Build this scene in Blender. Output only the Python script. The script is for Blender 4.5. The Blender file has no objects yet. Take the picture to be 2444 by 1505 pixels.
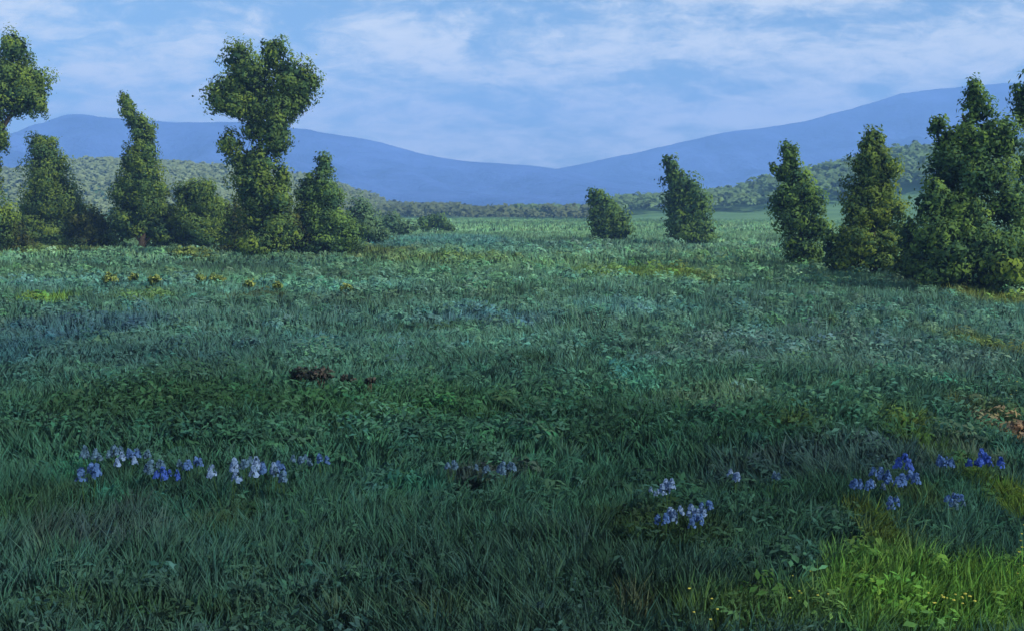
import bpy, math, random
import numpy as np
from mathutils import Vector

random.seed(7)
rng = np.random.default_rng(7)
S = bpy.context.scene
COL = S.collection

# ------------------------------------------------------------------ camera
W0, H0, F0 = 2444.0, 1505.0, 2620.0      # photograph size and focal length, both in photograph pixels
HORIZON = 500.0
CAM = np.array([0.0, 0.0, 4.0])
PITCH = math.atan((H0 / 2 - HORIZON) / F0)
cd = bpy.data.cameras.new("camera")
cd.sensor_width = 36.0
cd.lens = 36.0 * F0 / W0
cd.clip_start = 0.1
cd.clip_end = 20000
cam = bpy.data.objects.new("camera", cd)
COL.objects.link(cam)
cam.location = CAM
cam.rotation_euler = (math.pi / 2 - PITCH, 0, 0)
S.camera = cam

# ------------------------------------------------------------------ light and sky
SUN_EL, SUN_AZ = math.radians(35), math.radians(121)   # azimuth clockwise from the view direction (+Y)
to_sun = Vector((math.sin(SUN_AZ) * math.cos(SUN_EL), math.cos(SUN_AZ) * math.cos(SUN_EL), math.sin(SUN_EL)))
sl = bpy.data.lights.new("sun", 'SUN')
sl.energy = 4.8
sl.angle = math.radians(0.6)
sl.color = (1.0, 0.89, 0.70)
so = bpy.data.objects.new("sun", sl)
COL.objects.link(so)
so.rotation_euler = to_sun.to_track_quat('Z', 'Y').to_euler()
so.location = (60, -40, 60)

w = bpy.data.worlds.new("World")
S.world = w
w.use_nodes = True
nt = w.node_tree
nt.nodes.clear()


def N(nt, typ, **kw):
    n = nt.nodes.new(typ)
    for k, v in kw.items():
        if k == 'inp':
            for i, val in v.items():
                n.inputs[i].default_value = val
        else:
            setattr(n, k, v)
    return n


def mixrgb(nt, a, b, fac, blend='MIX'):
    m = N(nt, 'ShaderNodeMix', data_type='RGBA', blend_type=blend)
    for idx, v in ((0, fac), (6, a), (7, b)):
        if hasattr(v, 'is_linked') or isinstance(v, bpy.types.NodeSocket):
            nt.links.new(v, m.inputs[idx])
        else:
            m.inputs[idx].default_value = v
    return m.outputs[2]


def mathn(nt, op, a, b=0.0, c=0.0, clamp=False):
    m = N(nt, 'ShaderNodeMath', operation=op, use_clamp=clamp)
    for idx, v in ((0, a), (1, b), (2, c)):
        if isinstance(v, bpy.types.NodeSocket):
            nt.links.new(v, m.inputs[idx])
        else:
            m.inputs[idx].default_value = v
    return m.outputs[0]


SKY_STRENGTH = 0.10
sky = N(nt, 'ShaderNodeTexSky', sky_type='NISHITA', sun_disc=False)
sky.sun_elevation = SUN_EL
sky.sun_rotation = SUN_AZ
sky.ozone_density = 3.0
sky.dust_density = 1.6
tc = N(nt, 'ShaderNodeTexCoord')
sep = N(nt, 'ShaderNodeSeparateXYZ')
nt.links.new(tc.outputs['Generated'], sep.inputs[0])
zz = mathn(nt, 'MAXIMUM', sep.outputs[2], 0.0)
den = mathn(nt, 'ADD', zz, 0.34)
cx = mathn(nt, 'DIVIDE', sep.outputs[0], den)
cy = mathn(nt, 'DIVIDE', sep.outputs[1], den)
comb = N(nt, 'ShaderNodeCombineXYZ')
nt.links.new(mathn(nt, 'MULTIPLY', cx, 0.75), comb.inputs[0])
nt.links.new(cy, comb.inputs[1])
CLOUD_W = 3.7
n1 = N(nt, 'ShaderNodeTexNoise', noise_dimensions='4D', inp={'W': CLOUD_W, 'Scale': 5.0, 'Detail': 8.0, 'Roughness': 0.62, 'Distortion': 0.4})
nt.links.new(comb.outputs[0], n1.inputs['Vector'])
n2 = N(nt, 'ShaderNodeTexNoise', noise_dimensions='4D', inp={'W': 1.3, 'Scale': 16.0, 'Detail': 6.0, 'Roughness': 0.7, 'Distortion': 0.8})
nt.links.new(comb.outputs[0], n2.inputs['Vector'])
cl = mathn(nt, 'ADD', mathn(nt, 'MULTIPLY', n1.outputs['Fac'], 0.68), mathn(nt, 'MULTIPLY', n2.outputs['Fac'], 0.32))
mr = N(nt, 'ShaderNodeMapRange', interpolation_type='SMOOTHSTEP', inp={'From Min': 0.41, 'From Max': 0.62, 'To Min': 0.0, 'To Max': 0.85})
nt.links.new(cl, mr.inputs['Value'])
SKY_TINT = (0.94, 1.08, 1.14, 1)
tinted = mixrgb(nt, sky.outputs[0], SKY_TINT, 1.0, 'MULTIPLY')
CLOUD = (9.2, 9.0, 8.2, 1)
withcl = mixrgb(nt, tinted, CLOUD, mr.outputs[0])
bg = N(nt, 'ShaderNodeBackground', inp={'Strength': SKY_STRENGTH})
nt.links.new(withcl, bg.inputs['Color'])
wo = N(nt, 'ShaderNodeOutputWorld')
nt.links.new(bg.outputs[0], wo.inputs['Surface'])

S.view_settings.view_transform = 'Standard'
S.view_settings.look = 'None'
S.view_settings.gamma = 1.0
S.view_settings.use_curve_mapping = False
S.view_settings.exposure = 0.45
S.render.engine = 'CYCLES'
S.cycles.use_denoising = True
S.cycles.max_bounces = 6
S.cycles.diffuse_bounces = 3
S.cycles.transmission_bounces = 3
S.cycles.volume_bounces = 1
S.cycles.use_adaptive_sampling = True

# ------------------------------------------------------------------ geometry helpers
UPV = np.array([0, math.sin(PITCH), math.cos(PITCH)])
FWD = np.array([0, math.cos(PITCH), -math.sin(PITCH)])


def at(px, py, D):
    """point of the place seen at photograph pixel (px, py), D metres ahead"""
    u, v = (px - W0 / 2) / F0, (H0 / 2 - py) / F0
    d = np.array([u, 0, 0]) + v * UPV + FWD
    return CAM + d * (D / d[1])


def ground(px, py, z=0.0):
    u, v = (px - W0 / 2) / F0, (H0 / 2 - py) / F0
    d = np.array([u, 0, 0]) + v * UPV + FWD
    return CAM + d * ((z - CAM[2]) / d[2])


def lin(r, g, b):
    f = lambda c: ((c / 255 + 0.055) / 1.055) ** 2.4 if c > 10 else c / 255 / 12.92
    return np.array([f(r), f(g), f(b)])


def hash2(ix, iy, seed):
    h = (ix.astype(np.int64) * 374761393 + iy.astype(np.int64) * 668265263 + seed * 974634777) & 0x7fffffff
    h = ((h ^ (h >> 13)) * 1274126177) & 0x7fffffff
    return ((h ^ (h >> 16)) & 0xffff) / 65535.0


def vnoise(x, y, scale, seed):
    x = np.asarray(x, float) / scale
    y = np.asarray(y, float) / scale
    ix, iy = np.floor(x), np.floor(y)
    fx, fy = x - ix, y - iy
    fx = fx * fx * (3 - 2 * fx)
    fy = fy * fy * (3 - 2 * fy)
    a, b = hash2(ix, iy, seed), hash2(ix + 1, iy, seed)
    c, d = hash2(ix, iy + 1, seed), hash2(ix + 1, iy + 1, seed)
    return (a * (1 - fx) + b * fx) * (1 - fy) + (c * (1 - fx) + d * fx) * fy


def fbm(x, y, scale, seed, octs=4):
    t, amp, tot = 0, 1.0, 0
    for k in range(octs):
        t = t + amp * vnoise(x, y, scale / 2 ** k, seed + 17 * k)
        tot += amp
        amp *= 0.55
    return t / tot


def mesh_np(name, verts, faces_flat, face_sizes, mat, col=None, nrm=None, smooth=True, parent=None):
    me = bpy.data.meshes.new(name)
    nv, nl, nf = len(verts), len(faces_flat), len(face_sizes)
    me.vertices.add(nv)
    me.vertices.foreach_set('co', np.ascontiguousarray(verts, dtype=np.float32).ravel())
    me.loops.add(nl)
    me.loops.foreach_set('vertex_index', np.ascontiguousarray(faces_flat, dtype=np.int32))
    me.polygons.add(nf)
    st = np.zeros(nf, np.int32)
    st[1:] = np.cumsum(face_sizes)[:-1]
    me.polygons.foreach_set('loop_start', st)
    me.update(calc_edges=True)
    if smooth:
        me.polygons.foreach_set('use_smooth', np.ones(nf, bool))
    if col is not None:
        a = me.attributes.new('tone', 'FLOAT_COLOR', 'POINT')
        c4 = np.ones((nv, 4), np.float32)
        c4[:, :3] = col
        a.data.foreach_set('color', c4.ravel())
    if nrm is not None:
        a = me.attributes.new('soft', 'FLOAT_VECTOR', 'POINT')
        a.data.foreach_set('vector', np.ascontiguousarray(nrm, dtype=np.float32).ravel())
    me.materials.append(mat)
    o = bpy.data.objects.new(name, me)
    COL.objects.link(o)
    if parent is not None:
        o.parent = parent
    return o


def tag(o, label=None, cat=None, group=None, kind=None):
    if label:
        o['label'] = label
    if cat:
        o['category'] = cat
    if group:
        o['group'] = group
    if kind:
        o['kind'] = kind
    return o


def empty(name, loc):
    o = bpy.data.objects.new(name, None)
    o.empty_display_size = 0.3
    o.location = tuple(float(v) for v in loc)
    COL.objects.link(o)
    return o


# ------------------------------------------------------------------ materials
def leaf_material(name, transl=0.25, rough=0.7, soft_up=None, spec=0.15, vary=0.3, vscale=3.0):
    m = bpy.data.materials.new(name)
    m.use_nodes = True
    t = m.node_tree
    t.nodes.clear()
    at_ = N(t, 'ShaderNodeAttribute', attribute_name='tone')
    geo = N(t, 'ShaderNodeNewGeometry')
    nz = N(t, 'ShaderNodeTexNoise', inp={'Scale': vscale, 'Detail': 3.0})
    t.links.new(geo.outputs['Position'], nz.inputs['Vector'])
    mrn = N(t, 'ShaderNodeMapRange', inp={'From Min': 0.3, 'From Max': 0.7, 'To Min': 1 - vary, 'To Max': 1 + vary})
    t.links.new(nz.outputs['Fac'], mrn.inputs['Value'])
    vm = N(t, 'ShaderNodeVectorMath', operation='SCALE')
    t.links.new(at_.outputs['Color'], vm.inputs[0])
    t.links.new(mrn.outputs[0], vm.inputs['Scale'])
    d = N(t, 'ShaderNodeBsdfPrincipled', inp={'Roughness': rough, 'Specular IOR Level': spec})
    t.links.new(vm.outputs[0], d.inputs['Base Color'])
    tr = N(t, 'ShaderNodeBsdfTranslucent')
    t.links.new(vm.outputs[0], tr.inputs['Color'])
    if soft_up is None:
        sa = N(t, 'ShaderNodeAttribute', attribute_name='soft')
        src = sa.outputs['Vector']
    else:
        mixv = N(t, 'ShaderNodeMix', data_type='VECTOR', inp={0: soft_up})
        t.links.new(geo.outputs['Normal'], mixv.inputs[4])
        mixv.inputs[5].default_value = (0, 0, 1)
        src = mixv.outputs[1]
    nm = N(t, 'ShaderNodeVectorMath', operation='NORMALIZE')
    t.links.new(src, nm.inputs[0])
    t.links.new(nm.outputs[0], d.inputs['Normal'])
    mx = N(t, 'ShaderNodeMixShader', inp={0: transl})
    t.links.new(d.outputs[0], mx.inputs[1])
    t.links.new(tr.outputs[0], mx.inputs[2])
    o = N(t, 'ShaderNodeOutputMaterial')
    t.links.new(mx.outputs[0], o.inputs['Surface'])
    return m


def ground_material():
    m = bpy.data.materials.new('meadow_soil')
    m.use_nodes = True
    t = m.node_tree
    b = t.nodes['Principled BSDF']
    b.inputs['Roughness'].default_value = 0.95
    b.inputs['Specular IOR Level'].default_value = 0.05
    a = N(t, 'ShaderNodeAttribute', attribute_name='tone')
    geo = N(t, 'ShaderNodeNewGeometry')
    nz = N(t, 'ShaderNodeTexNoise', inp={'Scale': 2.2, 'Detail': 8.0, 'Roughness': 0.7})
    t.links.new(geo.outputs['Position'], nz.inputs['Vector'])
    mrn = N(t, 'ShaderNodeMapRange', inp={'From Min': 0.3, 'From Max': 0.7, 'To Min': 0.6, 'To Max': 1.35})
    t.links.new(nz.outputs['Fac'], mrn.inputs['Value'])
    vm = N(t, 'ShaderNodeVectorMath', operation='SCALE')
    t.links.new(a.outputs['Color'], vm.inputs[0])
    t.links.new(mrn.outputs[0], vm.inputs['Scale'])
    t.links.new(vm.outputs[0], b.inputs['Base Color'])
    bp = N(t, 'ShaderNodeBump', inp={'Strength': 0.6, 'Distance': 0.15})
    t.links.new(nz.outputs['Fac'], bp.inputs['Height'])
    t.links.new(bp.outputs[0], b.inputs['Normal'])
    return m


def rock_noise_material(name, c1, c2, scale, bump=0.0, dist=1.0):
    m = bpy.data.materials.new(name)
    m.use_nodes = True
    t = m.node_tree
    b = t.nodes['Principled BSDF']
    b.inputs['Roughness'].default_value = 0.95
    b.inputs['Specular IOR Level'].default_value = 0.05
    geo = N(t, 'ShaderNodeNewGeometry')
    nz = N(t, 'ShaderNodeTexNoise', inp={'Scale': scale, 'Detail': 9.0, 'Roughness': 0.65})
    t.links.new(geo.outputs['Position'], nz.inputs['Vector'])
    mrn = N(t, 'ShaderNodeMapRange', inp={'From Min': 0.35, 'From Max': 0.65})
    t.links.new(nz.outputs['Fac'], mrn.inputs['Value'])
    c = mixrgb(t, (*c1, 1), (*c2, 1), mrn.outputs[0])
    t.links.new(c, b.inputs['Base Color'])
    if bump:
        bp = N(t, 'ShaderNodeBump', inp={'Strength': bump, 'Distance': dist})
        t.links.new(nz.outputs['Fac'], bp.inputs['Height'])
        t.links.new(bp.outputs[0], b.inputs['Normal'])
    return m


M_SOIL = ground_material()
M_GRASS = leaf_material('grass_blade', transl=0.2, rough=0.8, soft_up=0.88, spec=0.03, vary=0.15, vscale=1.2)
M_LEAF = leaf_material('tree_leaf', transl=0.38, rough=0.8, spec=0.06, vary=0.3, vscale=1.4)
M_FAR = leaf_material('far_leaf', transl=0.1, rough=0.9, spec=0.02, vary=0.12, vscale=0.12)
M_BARK = rock_noise_material('bark', (0.035, 0.028, 0.02), (0.08, 0.065, 0.05), 9, 0.8, 0.05)
M_MTN = rock_noise_material('haze_blue_mountain', (0.02, 0.052, 0.21), (0.066, 0.125, 0.38), 0.0055, 1.0, 40)  # blue of distance haze painted into the forest base colour
M_PETAL = leaf_material('petal', transl=0.25, rough=0.6, soft_up=0.5, spec=0.1, vary=0.15, vscale=20)

# ------------------------------------------------------------------ colour of the plants and painted haze paling across the field
# meadow tones by distance from the viewer, near to far, haze paling painted in
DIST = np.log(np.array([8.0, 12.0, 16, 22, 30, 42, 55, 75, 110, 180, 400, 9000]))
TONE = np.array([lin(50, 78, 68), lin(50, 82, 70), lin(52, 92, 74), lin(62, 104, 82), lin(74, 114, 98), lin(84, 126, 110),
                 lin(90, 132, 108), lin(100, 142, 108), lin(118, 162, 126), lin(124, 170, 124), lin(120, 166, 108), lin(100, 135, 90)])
# patches of other plants: photograph pixel, half sizes, tone, strength
PATCH = [
    (2320, 1490, 440, 130, lin(84, 126, 54), 1.0), (2080, 1385, 130, 60, lin(84, 124, 58), 0.9), (1790, 1500, 250, 60, lin(74, 106, 56), 0.7),
    (2440, 1240, 75, 170, lin(78, 108, 44), 0.9), (2090, 1290, 50, 60, lin(86, 108, 38), 0.7), (2170, 1220, 60, 40, lin(80, 104, 46), 0.5),
    (2428, 1052, 46, 38, lin(150, 130, 94), 0.9), (2380, 1000, 70, 36, lin(92, 102, 58), 0.5), (2330, 1110, 60, 50, lin(110, 104, 84), 0.35),
    (1515, 1470, 45, 28, lin(96, 102, 66), 0.5), (1080, 1498, 110, 14, lin(84, 102, 66), 0.5), (840, 1492, 60, 22, lin(76, 108, 84), 0.7),
    (1720, 970, 130, 36, lin(88, 124, 98), 0.8), (1510, 925, 50, 40, lin(70, 132, 118), 0.6), (1950, 1130, 330, 50, lin(60, 84, 88), 0.6),
    (60, 850, 120, 70, lin(50, 88, 98), 0.65), (480, 860, 320, 40, lin(52, 86, 94), 0.4), (180, 790, 200, 40, lin(66, 104, 116), 0.6),
    (350, 970, 330, 60, lin(50, 84, 46), 0.6), (900, 990, 400, 55, lin(54, 92, 54), 0.6), (1500, 1040, 450, 50, lin(44, 80, 62), 0.6),
    (110, 1240, 150, 70, lin(44, 68, 46), 0.7), (560, 1270, 70, 40, lin(46, 62, 34), 0.6), (1600, 1290, 170, 60, lin(46, 68, 40), 0.7),
    (250, 1330, 220, 60, lin(58, 70, 70), 0.5), (350, 1480, 380, 22, lin(46, 70, 48), 0.7), (850, 1480, 200, 30, lin(46, 68, 48), 0.4),
    (1160, 1150, 130, 25, lin(48, 58, 62), 0.7), (310, 1250, 40, 30, lin(58, 58, 66), 0.6), (400, 1180, 420, 50, lin(48, 74, 58), 0.4),
    (200, 1150, 50, 40, lin(50, 110, 88), 0.6), (240, 1215, 60, 20, lin(54, 116, 92), 0.6), (480, 1260, 60, 20, lin(50, 108, 86), 0.5), (1000, 1175, 90, 25, lin(48, 106, 86), 0.6),
    (1520, 660, 170, 16, lin(108, 138, 60), 0.7), (1660, 665, 60, 20, lin(110, 132, 60), 0.6), (1050, 622, 190, 12, lin(108, 138, 82), 0.7), (900, 600, 140, 16, lin(110, 134, 80), 0.8),
    (1050, 580, 200, 16, lin(96, 156, 150), 0.7), (1250, 595, 200, 14, lin(96, 152, 136), 0.5), (1600, 600, 300, 20, lin(104, 146, 120), 0.6),
    (115, 725, 60, 14, lin(120, 164, 66), 0.8), (330, 720, 60, 12, lin(104, 142, 66), 0.6), (250, 690, 260, 18, lin(92, 140, 126), 0.8), (700, 700, 280, 24, lin(96, 146, 128), 0.8),
    (620, 715, 90, 9, lin(80, 96, 58), 0.8), (130, 600, 120, 14, lin(98, 118, 56), 0.8), (200, 635, 220, 14, lin(66, 98, 84), 0.7), (600, 640, 260, 14, lin(64, 98, 88), 0.6), (760, 665, 240, 10, lin(74, 104, 84), 0.5),
    (900, 720, 150, 20, lin(76, 104, 86), 0.6), (1430, 715, 150, 10, lin(64, 98, 82), 0.7), (1480, 740, 130, 22, lin(86, 134, 130), 0.7), (1150, 770, 180, 26, lin(72, 110, 122), 0.6), (1050, 790, 150, 12, lin(58, 88, 66), 0.7), (880, 800, 200, 18, lin(58, 88, 66), 0.6),
    (2390, 720, 80, 40, lin(120, 136, 56), 0.7), (2420, 860, 40, 80, lin(112, 130, 50), 0.7), (2100, 760, 300, 50, lin(84, 122, 104), 0.6), (2000, 860, 500, 60, lin(80, 114, 104), 0.7), (1990, 650, 120, 14, lin(92, 146, 122), 0.6), (2240, 660, 90, 14, lin(88, 144, 120), 0.6),
    (1890, 1045, 60, 20, lin(70, 92, 46), 0.6), (2160, 1030, 60, 30, lin(100, 124, 46), 0.6), (1280, 880, 60, 16, lin(48, 76, 50), 0.6),
]
PW = []
for (px, py, rx, ry, c, s) in PATCH:
    g = ground(px, py)
    y1, y0 = ground(px, max(py - ry, 506))[1], ground(px, py + ry)[1]
    PW.append((g[0], g[1], rx * g[1] / F0, max(g[1] - y0, 0.2), max(min(y1, 600) - g[1], 0.2), c, s))


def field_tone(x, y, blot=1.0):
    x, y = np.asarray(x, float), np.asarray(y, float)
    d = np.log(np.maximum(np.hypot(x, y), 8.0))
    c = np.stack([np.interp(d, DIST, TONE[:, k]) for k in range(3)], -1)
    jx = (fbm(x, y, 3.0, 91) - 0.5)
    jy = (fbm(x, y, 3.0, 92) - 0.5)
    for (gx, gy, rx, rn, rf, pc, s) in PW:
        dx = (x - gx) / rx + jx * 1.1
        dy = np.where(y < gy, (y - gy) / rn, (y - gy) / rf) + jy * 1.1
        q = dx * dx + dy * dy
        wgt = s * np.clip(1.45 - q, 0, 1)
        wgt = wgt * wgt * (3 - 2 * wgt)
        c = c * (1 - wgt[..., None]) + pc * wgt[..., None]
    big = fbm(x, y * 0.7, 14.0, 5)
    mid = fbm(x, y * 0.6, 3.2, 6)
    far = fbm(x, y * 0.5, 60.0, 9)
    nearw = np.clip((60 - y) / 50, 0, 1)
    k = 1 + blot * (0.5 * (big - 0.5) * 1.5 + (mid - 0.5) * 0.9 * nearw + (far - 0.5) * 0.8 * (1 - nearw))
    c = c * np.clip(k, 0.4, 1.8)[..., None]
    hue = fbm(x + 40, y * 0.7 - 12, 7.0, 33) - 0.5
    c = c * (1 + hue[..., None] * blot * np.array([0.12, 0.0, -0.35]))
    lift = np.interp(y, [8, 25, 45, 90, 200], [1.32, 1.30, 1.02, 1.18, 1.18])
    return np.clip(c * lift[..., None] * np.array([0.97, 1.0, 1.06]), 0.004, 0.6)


# ------------------------------------------------------------------ the ground sheet
def terrain(x, y):
    return 0.10 * (fbm(x, y, 9.0, 3) - 0.5) * np.clip(y / 8, 0, 1)


def tform(y):
    return y


ys = np.concatenate([[-350, -150, -40, 0, 4], np.geomspace(7, 700, 230), [1000, 1500, 2200, 3000, 3700]])
xs_u = np.concatenate([[-3700, -2000, -900], -np.geomspace(400, 12, 40), np.linspace(-11.5, 11.5, 60), np.geomspace(12, 400, 40), [900, 2000, 3700]])
gx, gy = np.meshgrid(xs_u, ys)
gz = terrain(gx, gy)
gv = np.stack([gx, gy, gz], -1).reshape(-1, 3)
nx, ny = len(xs_u), len(ys)
idx = np.arange(nx * ny).reshape(ny, nx)
gf = np.stack([idx[:-1, :-1], idx[:-1, 1:], idx[1:, 1:], idx[1:, :-1]], -1).reshape(-1, 4)
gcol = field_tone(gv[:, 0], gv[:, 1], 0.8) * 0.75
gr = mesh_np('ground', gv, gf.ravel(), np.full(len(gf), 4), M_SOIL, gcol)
tag(gr, 'green meadow ground running to the foot of the hills', kind='structure')


# ------------------------------------------------------------------ mountains
def ridge(name, pts, D, foot, back, rough, mat, seed, label, kind='structure', smooth_h=0.0, x_ext=500):
    P = np.array([at(px, py, D) for px, py in pts])
    X = np.linspace(P[0, 0], P[-1, 0], 260)
    Z = np.interp(X, P[:, 0], P[:, 2])
    k = np.ones(9) / 9
    Zp = np.pad(Z, 4, mode='edge')
    Z = np.convolve(Zp, k, 'valid')
    t = np.concatenate([np.linspace(-1, 0, 70), np.linspace(0.06, 1, 14)])
    V = []
    for i, tt in enumerate(t):
        yy = D + (tt * foot if tt < 0 else tt * back)
        sh = (1 - abs(tt)) ** 0.85 if tt < 0 else (1 - tt)
        nzv = (fbm(X + seed, np.full_like(X, yy), foot * 0.35, seed, 5) - 0.5)
        zz_ = Z * sh * (1 + nzv * rough * min(1.0, abs(tt) * 4)) + (fbm(X, np.full_like(X, tt * 50), foot * 0.06, seed + 3, 3) - 0.5) * Z * 0.03 * (1 - abs(tt))
        gul = np.abs(fbm(X + 0.35 * (yy - D), np.full_like(X, yy * 0.3), foot * 0.32, seed + 8, 4) - 0.5) * 2
        zz_ = zz_ - Z * 0.42 * (1 - gul) ** 2 * min(1, 3.5 * abs(tt)) * (1 - abs(tt))
        V.append(np.stack([X, np.full_like(X, yy), np.maximum(zz_, -0.4) - 0.5 * abs(tt)], -1))
    V = np.concatenate(V)
    nX, nY = len(X), len(t)
    idx = np.arange(nX * nY).reshape(nY, nX)
    f = np.stack([idx[:-1, :-1], idx[:-1, 1:], idx[1:, 1:], idx[1:, :-1]], -1).reshape(-1, 4)
    o = mesh_np(name, V, f.ravel(), np.full(len(f), 4), mat)
    tag(o, label, kind=kind)
    return o, X, Z


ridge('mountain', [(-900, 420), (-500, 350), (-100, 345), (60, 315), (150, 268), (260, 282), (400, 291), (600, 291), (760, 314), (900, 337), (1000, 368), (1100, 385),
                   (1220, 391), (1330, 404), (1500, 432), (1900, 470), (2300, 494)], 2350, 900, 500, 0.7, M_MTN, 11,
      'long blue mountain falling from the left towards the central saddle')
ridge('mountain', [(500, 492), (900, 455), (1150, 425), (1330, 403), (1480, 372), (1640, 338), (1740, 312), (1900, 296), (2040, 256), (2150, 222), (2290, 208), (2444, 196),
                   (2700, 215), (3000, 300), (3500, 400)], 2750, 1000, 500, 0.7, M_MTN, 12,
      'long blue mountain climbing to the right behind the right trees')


# ------------------------------------------------------------------ leaves
def unit(n):
    v = rng.normal(size=(n, 3))
    return v / np.linalg.norm(v, axis=1)[:, None]


def leaf_quads(c, nrm, size, aspect=0.5):
    """diamond leaves: centres c, normals nrm, lengths size"""
    n = len(c)
    a = np.cross(nrm, unit(n))
    a /= np.linalg.norm(a, axis=1)[:, None] + 1e-9
    b = np.cross(nrm, a)
    L = (size * 0.5)[:, None]
    Wd = (size * 0.5 * aspect)[:, None]
    bend = nrm * (size * 0.10)[:, None]
    v = np.stack([c - a * L, c - b * Wd + bend - a * L * 0.1, c + a * L, c + b * Wd + bend - a * L * 0.1], 1)
    return v.reshape(-1, 3)


def crown_arrays(blobs, leaf, cover, light, dark, seed, ragged=0.5):
    """blobs: (centre, rx, ry, rz). returns leaf arrays for a crown of lumpy clumps."""
    C, Nn, Sz, T, So = [], [], [], [], []
    for (ctr, rx, ry, rz) in blobs:
        rad = np.array([rx, ry, rz])
        nsub = 26
        u = unit(nsub)
        sub = ctr + u * rad * (0.46 + 0.5 * rng.random((nsub, 1)))
        subr = (0.16 + 0.30 * rng.random((nsub, 1)) ** 1.3) * rad
        area = 4 * math.pi * (rx * rz + rx * ry + ry * rz) / 3
        n_out = int(cover * area / (leaf * leaf * 0.28) * 0.75)
        wk = (subr[:, 0] / rad[0]) ** 1.8
        k = rng.choice(nsub, n_out, p=wk / wk.sum())
        d = unit(n_out)
        rr = (0.55 + 0.5 * rng.random((n_out, 1)) ** 0.6)
        stray = rng.random(n_out) < 0.12
        rr[stray] *= 1.25 + ragged * rng.random((stray.sum(), 1))
        p = sub[k] + d * subr[k] * rr
        soft = d * 0.5 + (p - ctr) / rad * 1.0 + np.array([0, 0, 0.12])
        soft += rng.normal(size=soft.shape) * 0.12
        nn = soft + rng.normal(size=soft.shape) * 0.55
        nn /= np.linalg.norm(nn, axis=1)[:, None]
        so_ = soft / np.linalg.norm(soft, axis=1)[:, None]
        mixf = np.clip(rng.random(nsub) * 0.9 + 0.05, 0, 1)[k] + rng.normal(size=n_out) * 0.15
        mixf = np.clip(mixf, 0, 1)[:, None]
        C.append(p); Nn.append(nn); Sz.append(leaf * (0.7 + 0.7 * rng.random(n_out))); So.append(so_)
        T.append((dark * (1 - mixf) + light * mixf) * (0.9 + 0.2 * rng.random((n_out, 1))))
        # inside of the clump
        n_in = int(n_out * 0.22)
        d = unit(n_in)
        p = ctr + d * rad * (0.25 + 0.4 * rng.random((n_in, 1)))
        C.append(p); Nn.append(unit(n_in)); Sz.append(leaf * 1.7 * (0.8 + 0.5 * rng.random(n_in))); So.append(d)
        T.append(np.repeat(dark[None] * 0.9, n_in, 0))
    return [np.concatenate(a) for a in (C, Nn, Sz, T, So)]


def leaves_object(name, arrs, mat, parent=None, origin=None, aspect=0.5):
    C, Nn, Sz, T, So = arrs
    if origin is not None:
        C = C - np.asarray(origin)
    keep = (C[:, 2] + (origin[2] if origin is not None else 0)) > 0.02
    C, Nn, Sz, T, So = C[keep], Nn[keep], Sz[keep], T[keep], So[keep]
    v = leaf_quads(C, Nn, Sz, aspect)
    n = len(C)
    return mesh_np(name, v, np.arange(4 * n), np.full(n, 4), mat, np.repeat(T, 4, 0), np.repeat(So, 4, 0), smooth=False, parent=parent)


def tube(pts, rads, sides=8):
    V, Fc = [], []
    for i, (p, r) in enumerate(zip(pts, rads)):
        p = Vector(p)
        nxt = Vector(pts[min(i + 1, len(pts) - 1)]) - Vector(pts[max(i - 1, 0)])
        q = nxt.normalized().to_track_quat('Z', 'Y')
        for s in range(sides):
            a = 2 * math.pi * s / sides
            rr = r * (1 + 0.12 * math.sin(3 * a + i))
            V.append(p + q @ Vector((rr * math.cos(a), rr * math.sin(a), 0)))
    for i in range(len(pts) - 1):
        for s in range(sides):
            s2 = (s + 1) % sides
            Fc.append((i * sides + s, i * sides + s2, (i + 1) * sides + s2, (i + 1) * sides + s))
    Fc.append(tuple(range(sides))[::-1])
    Fc.append(tuple((len(pts) - 1) * sides + s for s in range(sides)))
    return V, Fc


def tube_object(name, pts, rads, mat, parent, sides=8):
    V, Fc = tube(pts, rads, sides)
    me = bpy.data.meshes.new(name)
    me.from_pydata([tuple(v) for v in V], [], Fc)
    me.polygons.foreach_set('use_smooth', np.ones(len(Fc), bool))
    me.materials.append(mat)
    o = bpy.data.objects.new(name, me)
    COL.objects.link(o)
    o.parent = parent
    return o


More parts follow.
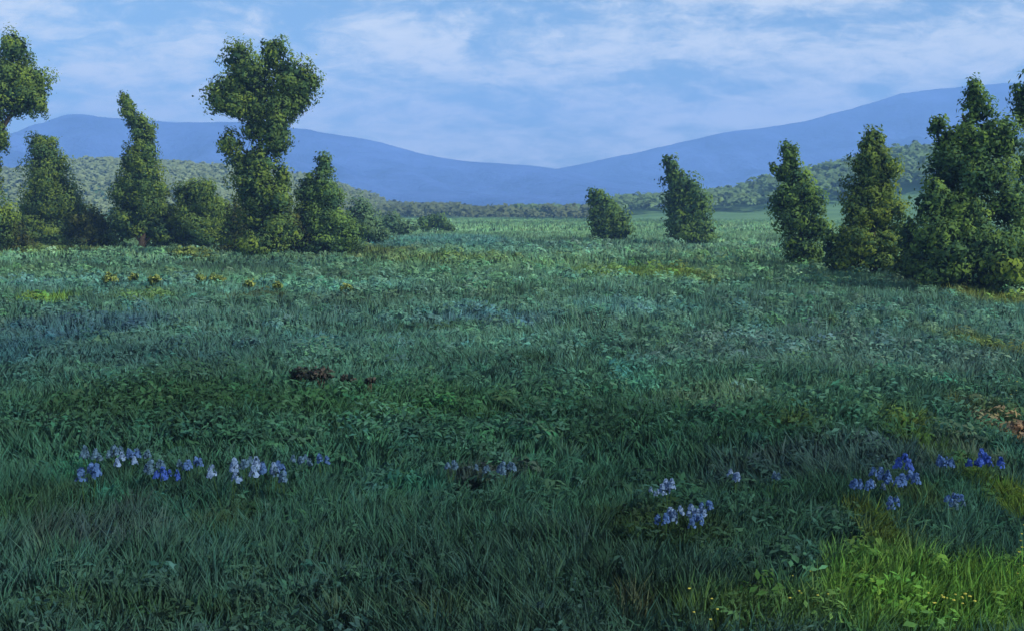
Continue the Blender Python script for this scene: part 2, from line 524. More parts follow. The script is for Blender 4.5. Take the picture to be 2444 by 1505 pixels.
def tree(name, label, base, blobs, light, dark, leaf=0.25, cover=1.15, cat='tree', group=None, trunk=True, seed=0, depth=None):
    g = ground(*base)
    D = depth or g[1]
    if depth:
        g = at(base[0], base[1], D); g[2] = 0.0
    root = empty(name, (g[0], g[1], 0))
    tag(root, label, cat, group)
    k = D / F0
    B = []
    for b in blobs:
        px, py, rx = b[:3]
        rz = b[3] if len(b) > 3 else rx
        c = at(px, py, D)
        c[1] += (rng.random() - 0.5) * rx * k * 0.7
        B.append((c, rx * k, rx * k * 0.95, rz * k))
    extra = []
    for i, a in enumerate(B):                       # foliage bridging neighbouring boughs
        for b in B[i + 1:]:
            dd = (a[0] - b[0]) / np.array([a[1] + b[1], a[2] + b[2], a[3] + b[3]])
            if 0.35 < np.linalg.norm(dd) < 0.78:
                f = 0.4 + 0.2 * rng.random()
                m = a[0] * f + b[0] * (1 - f)
                q = 0.42 * (0.9 + 0.25 * rng.random())
                extra.append((m, (a[1] + b[1]) * q, (a[2] + b[2]) * q, (a[3] + b[3]) * q))
    if len(extra) > 8:
        extra = [extra[i] for i in sorted(rng.choice(len(extra), 8, replace=False))]
    B_all = B + extra
    arr = crown_arrays(B_all, leaf, cover * 0.8, np.asarray(light), np.asarray(dark), seed)
    if trunk:
        o = np.array([g[0], g[1], 0])
        top = max(B, key=lambda b: b[0][2])[0]
        order = sorted(B, key=lambda b: b[0][2])
        H = top[2]
        r0 = 0.022 * H + 0.06
        # the stem follows the middle of the crown upward
        pts, rads = [np.array([0, 0, -0.15])], [r0 * 1.3]
        for f in (0.12, 0.3, 0.5, 0.7, 0.88):
            z = H * f
            near = sorted(B, key=lambda b: abs(b[0][2] - z))[:3]
            m = sum(b[0] for b in near) / len(near) - o
            pts.append(np.array([m[0] * min(1, f * 1.6), m[1] * min(1, f * 1.6), z]))
            rads.append(r0 * (1 - f * 0.9))
        tube_object('trunk', pts, rads, M_BARK, root)
        for b in order:
            tz = max(0.4, b[0][2] - b[3] * 0.9)
            f = min(0.85, tz / H)
            zs = [p[2] for p in pts]
            s = np.array([np.interp(tz, zs, [p[j] for p in pts]) for j in range(2)] + [tz])
            e = b[0] - o + np.array([0, 0, b[3] * 0.3])
            if np.linalg.norm(e - s) < 0.5:
                continue
            mid = (s + e) / 2 + np.array([0, 0, -0.08 * np.linalg.norm(e - s)])
            rb = r0 * (1 - f * 0.85) * 0.5
            tube_object('branch', [s, mid, e], [rb, rb * 0.7, rb * 0.25], M_BARK, root, 6)
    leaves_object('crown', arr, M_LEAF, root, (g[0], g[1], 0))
    return root


OL, OD = lin(120, 144, 60), lin(66, 100, 70)          # olive leaves
GL, GD = lin(108, 140, 66), lin(66, 102, 76)
SL, SD = lin(104, 136, 96), lin(70, 104, 84)

tree('tall_tree', 'tall tree cut by the left frame edge, leafy head above a thin dark stem', (-25, 608),
     [(35, 115, 45, 50), (5, 175, 62, 60), (70, 195, 52, 48), (92, 250, 30, 34), (40, 235, 55, 50), (-60, 200, 80, 90), (-20, 290, 55, 50), (0, 340, 22, 40), (-15, 410, 24, 50),
      (-70, 330, 70, 70), (-50, 470, 60, 60), (-10, 530, 55, 70), (-90, 560, 70, 60)], OL, OD, seed=1)
tree('rounded_tree', 'low rounded tree with dark left side beside the tree at the left edge', (120, 592),
     [(105, 345, 42, 34), (112, 400, 56, 52), (105, 470, 68, 55), (150, 480, 48, 60), (85, 530, 60, 50), (165, 535, 62, 50), (118, 560, 90, 34)], OL * 0.9, OD, seed=2)
tree('flame_shaped_tree', 'narrow flame shaped tree with wispy bent tip, left of the tallest tree', (340, 596),
     [(298, 238, 16, 22), (312, 268, 26, 24), (330, 305, 36, 34), (342, 355, 44, 48), (318, 385, 34, 50), (345, 430, 56, 50), (312, 470, 54, 54), (355, 500, 62, 54), (300, 540, 50, 46), (370, 550, 62, 42)], OL, OD, seed=3)
tree('squat_tree', 'squat olive green bushy tree between the flame shaped tree and the tallest tree', (490, 596),
     [(432, 468, 26, 40), (485, 465, 46, 40), (500, 510, 62, 48), (450, 530, 48, 48), (540, 540, 46, 44), (490, 560, 70, 34)], OL, OD, seed=4)
tree('forked_tree', 'tallest tree, big heart shaped crown over a dark ivy clad stem', (640, 616),
     [(565, 135, 44, 46), (655, 128, 44, 46), (600, 185, 70, 60), (690, 180, 58, 56), (735, 192, 34, 40), (530, 225, 46, 50), (560, 255, 58, 40), (640, 245, 78, 62), (705, 245, 40, 44), (660, 305, 52, 46),
      (605, 310, 38, 40), (655, 350, 44, 36), (545, 345, 38, 36), (575, 392, 46, 42), (625, 395, 46, 54), (675, 425, 30, 40), (600, 455, 54, 50), (665, 480, 44, 52), (620, 530, 62, 54), (675, 555, 50, 50), (625, 582, 76, 36)],
     OL, OD, seed=5, leaf=0.26)
tree('leafy_tree', 'pale topped tree just right of the tallest tree', (775, 612),
     [(772, 398, 32, 34), (762, 445, 42, 44), (730, 470, 32, 46), (785, 485, 42, 46), (740, 530, 44, 52), (790, 545, 52, 48), (835, 560, 46, 44), (780, 582, 86, 30)], GL, GD, seed=6)
tree('low_bush', 'soft green bush at the right foot of the pale topped tree', (880, 585),
     [(850, 520, 40, 48), (880, 545, 42, 34), (905, 560, 36, 22)], SL, SD, leaf=0.34, seed=7, cat='bush')
tree('low_bush', 'small green bush in the open, nearest to the gap in the hills', (1040, 558),
     [(1012, 532, 24, 20), (1045, 530, 30, 22), (1070, 544, 18, 12)], GL * 0.9, GD, leaf=0.42, seed=8, cat='bush')
tree('low_bush', 'grey green bush between the pale topped tree and the small open bush', (950, 566),
     [(930, 535, 36, 26), (965, 545, 32, 18)], SL * 0.9, SD, leaf=0.42, seed=9, cat='bush')
tree('small_tree', 'small leaning tree, leftmost of the trees right of the gap', (1458, 578),
     [(1420, 468, 24, 24), (1440, 488, 34, 28), (1432, 525, 32, 34), (1468, 520, 34, 32), (1455, 555, 40, 24), (1488, 552, 26, 24)], GL * 0.85, GD, leaf=0.42, seed=10)
tree('small_tree', 'small dark tree with slanting pointed top standing alone in the pale meadow', (1648, 586),
     [(1598, 390, 22, 24), (1610, 425, 30, 32), (1640, 448, 38, 34), (1612, 485, 36, 46), (1658, 495, 44, 46), (1625, 540, 44, 42), (1672, 545, 38, 40), (1650, 568, 60, 18)], GL * 0.85, GD, leaf=0.4, seed=11)
tree('crooked_tree', 'tree with narrow blunt top and a twig to its left, in front of right hill', (1915, 642),
     [(1884, 358, 24, 28), (1888, 400, 30, 36), (1848, 402, 14, 14), (1866, 420, 18, 14), (1905, 450, 42, 40), (1872, 480, 44, 38), (1935, 485, 40, 42), (1900, 525, 56, 46), (1945, 545, 38, 48), (1910, 585, 48, 44), (1925, 615, 56, 26)],
     GL, GD, leaf=0.24, seed=12)
tree('conical_tree', 'broad cone shaped tree with reddish shoulder between crooked and biggest right trees', (2085, 660),
     [(2085, 335, 34, 36), (2070, 385, 42, 44), (2105, 395, 42, 44), (2085, 445, 60, 46), (2050, 500, 56, 54), (2115, 505, 58, 54), (2040, 570, 58, 52), (2120, 575, 62, 54), (2080, 620, 92, 36)],
     OL * 0.9, OD, leaf=0.23, seed=13)
tree('spreading_tree', 'biggest right hand tree, dark broad mass with a spiky top', (2300, 700),
     [(2325, 215, 24, 34), (2335, 262, 42, 42), (2242, 300, 26, 30), (2262, 335, 34, 34), (2320, 330, 66, 56), (2395, 335, 56, 66), (2270, 405, 62, 60), (2350, 420, 80, 66), (2230, 490, 66, 60), (2310, 510, 80, 66), (2410, 490, 62, 80),
      (2225, 575, 66, 60), (2310, 600, 84, 64), (2400, 600, 72, 70), (2260, 650, 90, 40), (2380, 665, 90, 44)], GL * 0.95, GD * 0.95, leaf=0.20, seed=14)
tree('edge_tree', 'grey green tree cut by the right frame edge behind the biggest right tree', (2530, 690),
     [(2440, 225, 34, 50), (2480, 290, 60, 60), (2560, 300, 90, 90), (2500, 400, 80, 80), (2470, 500, 60, 70), (2560, 520, 100, 90), (2490, 610, 80, 70), (2580, 640, 100, 60)], GL * 0.8, GD, leaf=0.22, seed=15)

# ------------------------------------------------------------------ wooded hills behind the field
M_HILL = rock_noise_material('hill_meadow', tuple(lin(70, 106, 72)), tuple(lin(90, 124, 84)), 0.05)
LEFT_H = [(-900, 400), (-300, 385), (40, 405), (150, 385), (230, 372), (320, 385), (420, 385), (520, 392), (640, 400), (760, 425), (850, 452), (910, 474), (960, 490), (1020, 488), (1090, 486), (1150, 500), (1220, 507), (1300, 505), (1390, 498)]
RIGHT_H = [(1230, 516), (1330, 503), (1400, 494), (1500, 468), (1600, 470), (1700, 458), (1760, 452), (1810, 428), (1880, 420), (1950, 402), (2000, 388), (2080, 372), (2180, 346), (2260, 350), (2444, 335), (2800, 330), (3300, 400)]


def lower(pts, D, m):
    return [(px, min(py + m * F0 / D, 500 + 5 * F0 / D)) for px, py in pts]


hl, hx, hz = ridge('hill', lower(LEFT_H, 620, 5.0), 620, 190, 150, 0.4, M_HILL, 21, 'low grey green wooded hill behind the left trees')
hr, hx2, hz2 = ridge('hill', lower(RIGHT_H, 520, 4.5), 520, 160, 150, 0.4, M_HILL, 22, 'low green hill rising behind the right trees')


def forest(name, X, Z, D, n, depth, hmin, hmax, tones, seed, label, foot, x_dark=1e9, darken=0.0):
    arrs = [[], [], [], [], []]
    cnt = 0
    for i in range(n):
        x = X[0] + (X[-1] - X[0]) * rng.random()
        t = rng.random() ** 1.6 * depth
        front = rng.random() < 0.85
        y = D - t if front else D + rng.random() * 20
        zr = np.interp(x, X, Z)
        zb = max(zr, 0) * max(0.0, 1 - abs(min(0, y - D)) / foot) ** 0.85 if front else zr
        h = hmin + (hmax - hmin) * rng.random() ** 1.5
        r = h * (0.38 + 0.22 * rng.random())
        m = 26 + int(rng.random() * 10)
        d = unit(m)
        d[:, 2] = np.abs(d[:, 2]) * 1.0 - 0.25
        p = np.array([x, y, zb + h * 0.45]) + d * np.array([r, r, h * 0.55]) * (0.7 + 0.4 * rng.random((m, 1)))
        q = 0.2 + 0.6 * vnoise(np.array([x]), np.array([y]), 22, seed)[0]
        tone = tones[0] * (1 - q) + tones[1] * q
        tone = tone * (1 - darken * np.clip((x - x_dark) / 60, 0, 1))  # wood tone gets darker towards the middle of the valley
        so_ = d + np.array([0, -0.5, 1.8]) + rng.normal(size=d.shape) * 0.08
        so_ /= np.linalg.norm(so_, axis=1)[:, None]
        nn = so_ + rng.normal(size=d.shape) * 0.4
        nn /= np.linalg.norm(nn, axis=1)[:, None]
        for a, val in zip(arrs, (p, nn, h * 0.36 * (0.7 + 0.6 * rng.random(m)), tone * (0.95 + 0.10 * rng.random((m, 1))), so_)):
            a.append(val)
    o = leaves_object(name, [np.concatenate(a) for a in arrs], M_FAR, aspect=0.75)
    tag(o, label, kind='stuff')
    return o


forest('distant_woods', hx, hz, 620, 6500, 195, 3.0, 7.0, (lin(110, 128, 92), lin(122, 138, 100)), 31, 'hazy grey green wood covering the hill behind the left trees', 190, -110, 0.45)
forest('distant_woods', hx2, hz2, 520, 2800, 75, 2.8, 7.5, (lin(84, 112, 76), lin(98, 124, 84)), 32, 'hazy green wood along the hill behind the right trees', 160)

# ------------------------------------------------------------------ single shrubs and flower clumps in the field
BD, BL = lin(48, 68, 48), lin(92, 100, 48)
for (px, by, bl, lb) in [
        (15, 606, [(5, 545, 34, 42), (35, 560, 34, 34), (15, 585, 50, 20)], 'olive bush at the foot of the tree on the left frame edge'),
        (225, 594, [(205, 530, 40, 44), (245, 548, 44, 40), (225, 575, 62, 24)], 'low dark bush in the gap between the rounded and flame shaped trees'),
        (420, 594, [(405, 535, 30, 40), (430, 560, 34, 30), (415, 578, 46, 18)], 'olive bush at the right foot of the flame shaped tree'),
        (575, 606, [(565, 530, 34, 52), (585, 565, 40, 36), (570, 590, 56, 18)], 'dark bush filling the gap left of the tallest stem'),
        (705, 612, [(700, 540, 34, 48), (720, 575, 40, 34)], 'dark bush between the tallest stem and the pale topped tree')]:
    tree('undergrowth_bush', lb, (px, by), bl, BL, BD, seed=60 + px, leaf=0.34, cat='bush', group='bushes filling the foot of the left trees')
for (px, by, bl, lb) in [
        (1995, 655, [(1990, 590, 34, 50), (2010, 625, 44, 30)], 'dark bush between the crooked and cone shaped trees'),
        (2425, 705, [(2400, 640, 50, 40), (2450, 620, 46, 60), (2420, 675, 70, 30)], 'lighter olive bush at the right foot of the biggest right tree'),
        (2185, 680, [(2175, 570, 38, 70), (2195, 620, 46, 46), (2180, 655, 56, 24)], 'dark bush between the cone shaped tree and the biggest right tree')]:
    tree('undergrowth_bush', lb, (px, by), bl, *((OL * 1.05, OD) if px > 2300 else (GL * 0.7, GD * 0.8)), seed=60 + px, leaf=0.28, cat='bush', group='bushes filling the foot of the right trees')


def shrub(name, label, px, py, rx, rz, light, dark, leaf, cat, group=None, seed=0, zc=None):
    g = ground(px, py + rz) if zc is None else ground(px, py, zc)
    k = g[1] / F0
    root = empty(name, (g[0], g[1], 0))
    tag(root, label, cat, group)
    B = []
    for j in range(4):
        o = (j - 1.5) / 1.5
        c = np.array([g[0] + o * rx * k * 0.55, g[1] + (rng.random() - 0.5) * rx * k * 0.5, rz * k * (0.85 + 0.25 * rng.random() - 0.3 * abs(o)) if zc is None else zc + rz * k * (0.3 * rng.random() - 0.3 * abs(o))])
        B.append((c, rx * k * 0.5, rx * k * 0.5, rz * k * (0.85 - 0.2 * abs(o))))
    arr = crown_arrays(B, leaf, 0.9, light, dark, seed, 0.6)
    for j, b in enumerate(B[:3]):
        e = b[0] - np.array([g[0], g[1], 0])
        tube_object('stem', [(0, 0, -0.05), e * 0.5, e], [0.03, 0.022, 0.01], M_BARK, root, 5)
    leaves_object('foliage', arr, M_LEAF, root, (g[0], g[1], 0))
    return root


YL, YD = lin(168, 182, 104), lin(112, 140, 84)
shrub('pale_shrub', 'pale yellow green shrub on the grass below the squat tree', 458, 600, 62, 24, lin(142, 160, 88), lin(92, 118, 70), 0.22, 'shrub')
yel = [(262, 664, 18, 13, 'brightest yellow flowering clump, leftmost of the row across the left meadow'),
       (318, 662, 12, 10, 'small yellow flowering clump just right of the brightest yellow clump'),
       (368, 668, 17, 10, 'dull yellow flowering clump, third along the left meadow row'),
       (478, 664, 15, 11, 'yellow flowering clump right below the pale yellow green shrub'),
       (515, 664, 20, 9, 'wide yellow green clump touching the clump below the pale shrub'),
       (595, 676, 13, 9, 'yellow clump below the left edge of the tallest tree stem'),
       (662, 680, 12, 8, 'small dull yellow clump below the tallest tree'),
       (826, 686, 16, 8, 'yellow green clump below the pale topped tree, rightmost of its row')]
for (px, py, rx, rz, lb) in yel:
    shrub('yellow_flower_clump', lb, px, py, rx * 1.05, rz * 1.35, YL, YD, 0.16, 'flower clump', 'yellow flower clumps across the left meadow', zc=0.5)
RL, RD = lin(92, 86, 84), lin(66, 84, 76)
for (px, py, rx, rz, lb) in [(722, 890, 36, 20, 'left one of two wide dark red weeds in the middle of the field'),
                             (770, 890, 30, 22, 'right one of two wide dark red weeds in the middle of the field'),
                             (828, 902, 20, 13, 'small dark red weed just right of the two wide ones'),
                             (884, 905, 14, 10, 'faint tiny reddish weed, rightmost of the red weeds')]:
    shrub('red_weed', lb, px, py, rx, rz * 0.9, RL, RD, 0.10, 'weed', 'dark red weeds in mid field', zc=0.48)


def flower_meshes(kind_tones, n_head, seed):
    """a clump of upright flower spikes: one mesh of stems, one of blossoms"""
    r = np.random.default_rng(seed)
    sv, sf, tone = [], [], []
    bc, bn, bs, bt, bso = [], [], [], [], []
    for h in range(n_head):
        a = r.random() * 6.28
        rad = 0.11 * math.sqrt(r.random())
        x0, y0 = math.cos(a) * rad * 0.4, math.sin(a) * rad * 0.4
        x1, y1 = math.cos(a) * rad * 1.5, math.sin(a) * rad * 1.5
        H = 0.44 + 0.08 * r.random()
        V, Fc = tube([(x0, y0, -0.02), ((x0 + x1) / 2, (y0 + y1) / 2, H * 0.5), (x1, y1, H)], [0.006, 0.005, 0.003], 4)
        b = len(sv)
        sv += V
        sf += [tuple(i + b for i in f) for f in Fc]
        m = 30
        t = r.random(m)
        ang = r.random(m) * 6.28
        rr = 0.048 * (1.05 - t * 0.8)
        p = np.stack([x1 + np.cos(ang) * rr, y1 + np.sin(ang) * rr, H - 0.05 + t * 0.10], -1)
        d = np.stack([np.cos(ang), np.sin(ang), 0.3 + 0 * ang], -1) + r.normal(size=(m, 3)) * 0.3
        d /= np.linalg.norm(d, axis=1)[:, None]
        q = r.random((m, 1))
        bc.append(p); bn.append(d); bs.append(0.050 * (0.7 + 0.6 * r.random(m))); bt.append(kind_tones[0] * q + kind_tones[1] * (1 - q)); bso.append(d)
    c, nn, sz, tt = (np.concatenate(v) for v in (bc, bn, bs, bt))
    v = leaf_quads(c, nn, sz, 0.8)
    ob = mesh_np('blossom', v, np.arange(4 * len(c)), np.full(len(c), 4), M_PETAL, np.repeat(tt, 4, 0), smooth=False)
    me_b = ob.data
    bpy.data.objects.remove(ob)
    vs = np.array([tuple(x) for x in sv])
    ff = np.concatenate([np.array(f) for f in sf])
    ob = mesh_np('stem', vs, ff, np.array([len(f) for f in sf]), M_GRASS, np.repeat(lin(60, 92, 56)[None], len(vs), 0))
    me_s = ob.data
    bpy.data.objects.remove(ob)
    return me_s, me_b


TON = {'grey blue': (lin(76, 106, 138), lin(56, 86, 106)), 'blue': (lin(74, 108, 166), lin(54, 84, 128)), 'deep blue': (lin(58, 90, 182), lin(46, 74, 142)), 'lavender': (lin(114, 142, 182), lin(80, 108, 146))}
FM = {k: [flower_meshes(v, nh, 50 + i * 3 + j) for j, nh in enumerate((3, 5))] for i, (k, v) in enumerate(TON.items())}
FL = [  # photograph pixel, scale, tone, what sets it apart
    (188, 1072, 1.0, 'grey blue', 'dull grey blue flowers at the left end of the left drift'),
    (220, 1080, 1.0, 'grey blue', 'grey blue flowers just above the big blue clump at the left end'),
    (205, 1112, 1.5, 'blue', 'big blue flower clump lowest at the left end of the left drift'),
    (272, 1072, 1.0, 'grey blue', 'grey blue clump, first of the tight row of four in the left drift'),
    (296, 1090, 1.0, 'lavender', 'small pale clump sitting under the tight row of four'),
    (318, 1074, 1.0, 'blue', 'blue clump, second of the tight row of four in the left drift'),
    (346, 1074, 0.9, 'grey blue', 'grey blue clump, right end of the tight row of four'),
    (366, 1106, 1.1, 'grey blue', 'grey blue clump touching the deep blue pair on its left'),
    (388, 1122, 1.0, 'deep blue', 'left one of the deep blue pair of flower clumps'),
    (408, 1128, 0.8, 'deep blue', 'right one of the deep blue pair of flower clumps'),
    (428, 1104, 0.8, 'grey blue', 'small grey blue clump right above the deep blue pair'),
    (455, 1098, 1.0, 'blue', 'lone blue clump between the deep blue pair and the lavender clump'),
    (542, 1112, 1.4, 'lavender', 'pale lavender flower clump, brightest of the left drift'),
    (588, 1100, 1.1, 'grey blue', 'grey blue clump next right of the pale lavender clump'),
    (622, 1106, 1.3, 'lavender', 'second palest clump, two places right of the lavender clump'),
    (652, 1108, 1.2, 'blue', 'blue clump in the thick part of the drift right of the pale pair'),
    (682, 1124, 1.1, 'grey blue', 'low grey blue clump trailing right below the thick part of the drift'),
    (722, 1092, 0.9, 'grey blue', 'grey blue clump second from the right end of the left drift'),
    (766, 1094, 1.0, 'blue', 'blue clump at the right end of the left drift'),
    (1078, 1106, 0.8, 'grey blue', 'faint grey blue clump, leftmost of three in the field centre'),
    (1148, 1110, 0.8, 'grey blue', 'faint grey blue clump, middle of three in the field centre'),
    (1206, 1110, 1.0, 'grey blue', 'grey blue clump, rightmost of three in the field centre'),
    (1562, 1168, 0.6, 'lavender', 'tiny pale flower left of the single bright clump'),
    (1596, 1150, 1.1, 'lavender', 'single bright lavender clump above the slanting blue streak'),
    (1590, 1226, 1.0, 'blue', 'left end of the slanting blue flower streak'),
    (1612, 1216, 1.0, 'lavender', 'pale clump on the hump of the slanting blue streak'),
    (1640, 1232, 1.0, 'blue', 'lowest clump in the slanting blue flower streak'),
    (1662, 1214, 1.1, 'lavender', 'pale clump in the upper half of the slanting streak'),
    (1686, 1196, 0.9, 'blue', 'top right end of the slanting blue flower streak'),
    (1752, 1128, 0.9, 'lavender', 'lone pale clump standing between the streak and the right drift'),
    (1842, 1132, 0.8, 'grey blue', 'faint grey blue clump in the grey weeds left of the right drift'),
    (2056, 1146, 1.0, 'blue', 'blue clump at the left end of the right drift'),
    (2090, 1150, 0.8, 'lavender', 'small pale clump second in the right drift'),
    (2104, 1124, 1.1, 'blue', 'blue clump above the small pale one in the right drift'),
    (2160, 1094, 1.3, 'deep blue', 'upper of two tall stacked blue clumps in the right drift'),
    (2158, 1132, 1.2, 'blue', 'lower of two tall stacked blue clumps in the right drift'),
    (2108, 1190, 1.0, 'blue', 'blue clump lowest in the right drift, beside the olive grass'),
    (2256, 1092, 1.1, 'blue', 'blue clump midway between the stacked pair and the sandy patch'),
    (2336, 1100, 1.1, 'deep blue', 'lower left part of the blue flowers at the sandy patch'),
    (2358, 1086, 1.2, 'deep blue', 'deep blue clump right beside the sandy patch'),
    (2250, 1190, 0.8, 'blue', 'left one of three little clumps below the sandy patch'),
    (2278, 1198, 0.7, 'grey blue', 'lowest of three little clumps below the sandy patch'),
    (2298, 1186, 0.8, 'blue', 'right one of three little clumps below the sandy patch'),
]
for i, (px, py, sc, kind_, lb) in enumerate(FL):
    g = ground(px, py, 0.5 * sc)
    root = empty('blue_flower_clump', (g[0], g[1], 0.0))
    root.rotation_euler = (0, 0, rng.random() * 6.28)
    root.scale = (sc * 0.92, sc * 0.92, sc * 0.98)
    tag(root, lb, 'flower clump', 'blue flower clumps in the near field')
    ms, mb = FM[kind_][i % 2]
    for nm_, me_ in (('stem', ms), ('blossom', mb)):
        o = bpy.data.objects.new(nm_, me_)
        COL.objects.link(o)
        o.parent = root

# ------------------------------------------------------------------ grass of the meadow
def in_view(x, y, m):
    return np.abs(x) < y * 0.47 + m


def grass(name, y0, y1, tufts_m2, blades, h, wdt, spread, label, margin=3.0, two=True, seed=0, jit=0.18):
    area_w = 2 * (y1 * 0.47 + margin)
    n = int(tufts_m2 * area_w * (y1 - y0))
    y = y0 + (y1 - y0) * rng.random(n)
    x = (rng.random(n) - 0.5) * area_w
    k = in_view(x, y, margin)
    x, y = x[k], y[k]
    n = len(x)
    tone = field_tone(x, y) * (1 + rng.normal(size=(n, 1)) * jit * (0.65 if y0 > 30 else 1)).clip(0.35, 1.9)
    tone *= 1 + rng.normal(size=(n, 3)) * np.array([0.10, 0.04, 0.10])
    sandy = np.exp(-(((x - PW[6][0]) / PW[6][2]) ** 2 + ((y - PW[6][1]) / PW[6][4]) ** 2))
    hh = h * (0.55 + 0.9 * fbm(x, y, 2.5, 71)) * (0.7 + 0.6 * rng.random(n)) * (1 - 0.7 * sandy)
    lean = np.stack([fbm(x, y, 4.0, 72) - 0.5, fbm(x, y, 4.0, 73) - 0.5], -1) * 1.2
    T = np.repeat(np.arange(n), blades)
    m = len(T)
    a = rng.random(m) * 2 * math.pi
    rad = spread * np.sqrt(rng.random(m))
    bx, by = x[T] + np.cos(a) * rad, y[T] + np.sin(a) * rad
    H = hh[T] * (0.6 + 0.6 * rng.random(m))
    out = (0.25 + 0.5 * rng.random(m))
    lx = (np.cos(a) * out + lean[T, 0]) * H * 0.75
    ly = (np.sin(a) * out + lean[T, 1]) * H * 0.75
    b2 = rng.random(m) * math.pi
    wx, wy = np.cos(b2) * wdt * (0.6 + 0.8 * rng.random(m)) * 0.5, np.sin(b2) * wdt * 0.5
    z0 = terrain(bx, by) - 0.02
    c = tone[T] * (0.9 + 0.2 * rng.random((m, 1)))
    c = np.clip(c, 0.004, 0.6)
    if two:
        v = np.stack([np.stack([bx - wx, by - wy, z0], -1), np.stack([bx + wx, by + wy, z0], -1),
                      np.stack([bx + lx * 0.35 + wx * 0.8, by + ly * 0.35 + wy * 0.8, z0 + H * 0.6], -1), np.stack([bx + lx * 0.35 - wx * 0.8, by + ly * 0.35 - wy * 0.8, z0 + H * 0.6], -1),
                      np.stack([bx + lx, by + ly, z0 + H * 0.95], -1)], 1).reshape(-1, 3)
        base = np.arange(m)[:, None] * 5
        f = np.concatenate([base + np.array([0, 1, 2, 3]), base + np.array([3, 2, 4])], 1).ravel()
        sizes = np.tile([4, 3], m)
        cc = np.repeat(c, 5, 0)
    else:
        v = np.stack([np.stack([bx - wx, by - wy, z0], -1), np.stack([bx + wx, by + wy, z0], -1), np.stack([bx + lx, by + ly, z0 + H], -1)], 1).reshape(-1, 3)
        f = np.arange(3 * m)
        sizes = np.full(m, 3)
        cc = np.repeat(c, 3, 0)
    o = mesh_np(name, v, f, sizes, M_GRASS, cc, smooth=False)
    tag(o, label, kind='stuff')
    print(name, m, 'blades')
    return o


grass('meadow_grass', 8.5, 16, 55, 22, 0.34, 0.016, 0.10, 'dark green near meadow grass', 3.0, True)
grass('meadow_grass', 16, 34, 26, 18, 0.36, 0.028, 0.16, 'blue green grass in the middle of the field', 3.0, True)
grass('meadow_grass', 34, 75, 7.0, 14, 0.40, 0.06, 0.28, 'teal meadow grass in front of the trees', 4.0, False)
grass('meadow_grass', 75, 190, 1.1, 14, 0.45, 0.16, 0.7, 'pale meadow grass around the trees', 6.0, False)
grass('meadow_grass', 190, 420, 0.18, 14, 0.6, 0.40, 1.8, 'pale far meadow grass below the distant woods', 10.0, False)


# broad leaved weeds mixed in the grass
def weeds(name, y0, y1, n, r0, r1, leaf, label):
    y = y0 + (y1 - y0) * rng.random(n) ** 1.3
    x = (rng.random(n) - 0.5) * 2 * (y * 0.47 + 2)
    tone = field_tone(x, y) * (1.0 + rng.normal(size=(n, 1)) * 0.14).clip(0.4, 1.9)
    tone *= 1 + rng.normal(size=(n, 3)) * np.array([0.12, 0.05, 0.12])
    r = (r0 + (r1 - r0) * rng.random(n)) * (0.6 + 0.8 * fbm(x, y, 6, 77))
    m = 26
    T = np.repeat(np.arange(n), m)
    d = unit(n * m)
    d[:, 2] = np.abs(d[:, 2])
    p = np.stack([x[T], y[T], r[T] * 0.45], -1) + d * r[T][:, None] * np.array([1, 1, 0.8]) * (0.5 + 0.5 * rng.random((n * m, 1)))
    so_ = d + np.array([0, 0, 1.4])
    so_ /= np.linalg.norm(so_, axis=1)[:, None]
    nn = so_ + rng.normal(size=d.shape) * 0.45
    nn /= np.linalg.norm(nn, axis=1)[:, None]
    sz = leaf * (0.6 + 0.8 * rng.random(n * m)) * np.clip(y[T] / y0, 1, 3) ** 0.5
    o = leaves_object(name, (p, nn, sz, np.clip(tone[T] * (0.8 + 0.4 * rng.random((n * m, 1))), 0.004, 0.6), so_), M_LEAF, aspect=0.45)
    tag(o, label, kind='stuff')


weeds('broadleaf_weeds', 9, 20, 900, 0.14, 0.30, 0.09, 'broad leaved weeds mixed into the near grass')
weeds('broadleaf_weeds', 18, 60, 2200, 0.22, 0.5, 0.13, 'leafy weeds mixed into the mid field grass')
weeds('broadleaf_weeds', 55, 130, 900, 0.4, 0.8, 0.26, 'leafy tussocks in the grass around the trees')

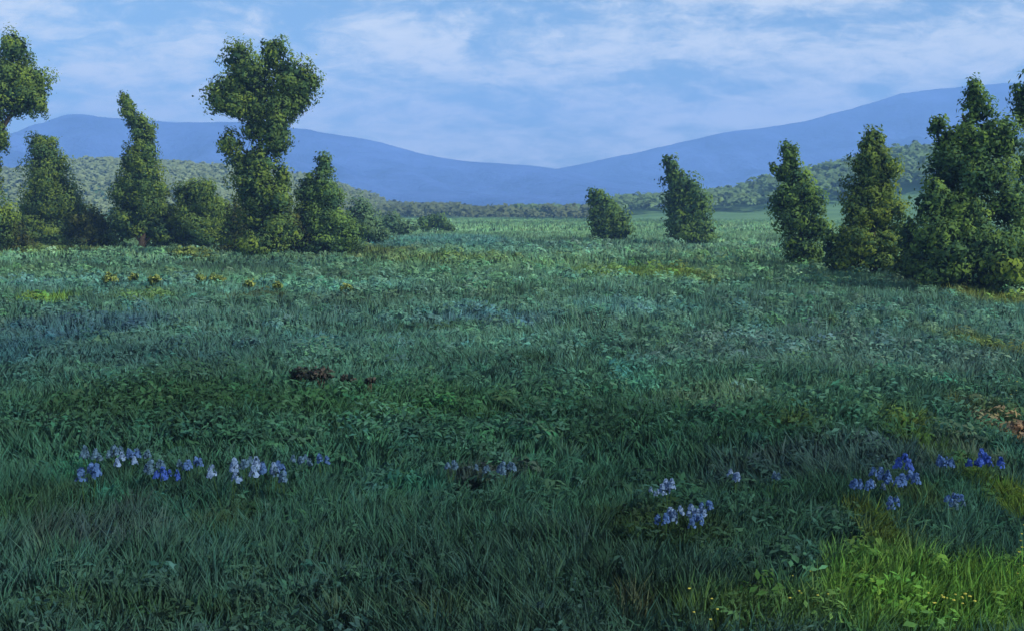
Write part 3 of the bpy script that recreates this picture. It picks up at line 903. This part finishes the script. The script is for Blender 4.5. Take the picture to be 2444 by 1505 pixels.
# tiny yellow flowers flecking the near grass
yc, yn, yz, yt = [], [], [], []
for (px, py, sx, sy, n) in [(1650, 1440, 40, 20, 5), (1930, 1430, 40, 30, 7), (2250, 1425, 26, 8, 8), (2300, 1424, 14, 8, 6), (2436, 1330, 8, 70, 8), (2425, 860, 14, 60, 12)]:
    for _ in range(n):
        g = ground(px + rng.normal() * sx, min(py + rng.normal() * sy, 1500), 0.36)
        s_ = 0.012 + 0.012 * rng.random()
        s_ *= max(1, g[1] / 25)
        for q in range(5):
            a_ = q * 1.257
            yc.append(g + np.array([math.cos(a_) * s_ * 0.4, math.sin(a_) * s_ * 0.4, 0])); yn.append([math.cos(a_) * 0.4, math.sin(a_) * 0.4 - 0.4, 0.8]); yz.append(s_); yt.append(lin(176, 176, 84))
yn = np.array(yn); yn /= np.linalg.norm(yn, axis=1)[:, None]
yf = leaves_object('small_yellow_flowers', (np.array(yc), yn, np.array(yz), np.array(yt), yn), M_LEAF, aspect=0.7)
tag(yf, 'scattered tiny yellow flowers flecking the grass', kind='stuff')

# ------------------------------------------------------------------ haze
HZ = 0.00048
hm = bpy.data.materials.new('haze_air')
hm.use_nodes = True
t = hm.node_tree
t.nodes.clear()
pv = N(t, 'ShaderNodeVolumePrincipled', inp={'Density': HZ, 'Color': (0.25, 0.48, 1.0, 1), 'Anisotropy': 0.0})
ho = N(t, 'ShaderNodeOutputMaterial')
t.links.new(pv.outputs[0], ho.inputs['Volume'])
x0, x1, y0, y1, z0, z1 = -3800, 3800, -400, 3800, -1.6, 345
hv = [(x, y, z) for z in (z0, z1) for y in (y0, y1) for x in (x0, x1)]
hf = [(0, 2, 3, 1), (4, 5, 7, 6), (0, 1, 5, 4), (2, 6, 7, 3), (0, 4, 6, 2), (1, 3, 7, 5)]
hme = bpy.data.meshes.new('haze')
hme.from_pydata(hv, [], hf)
hme.materials.append(hm)
hob = bpy.data.objects.new('haze', hme)
COL.objects.link(hob)
tag(hob, 'thin blue air lying over the meadow and mountains', kind='stuff')
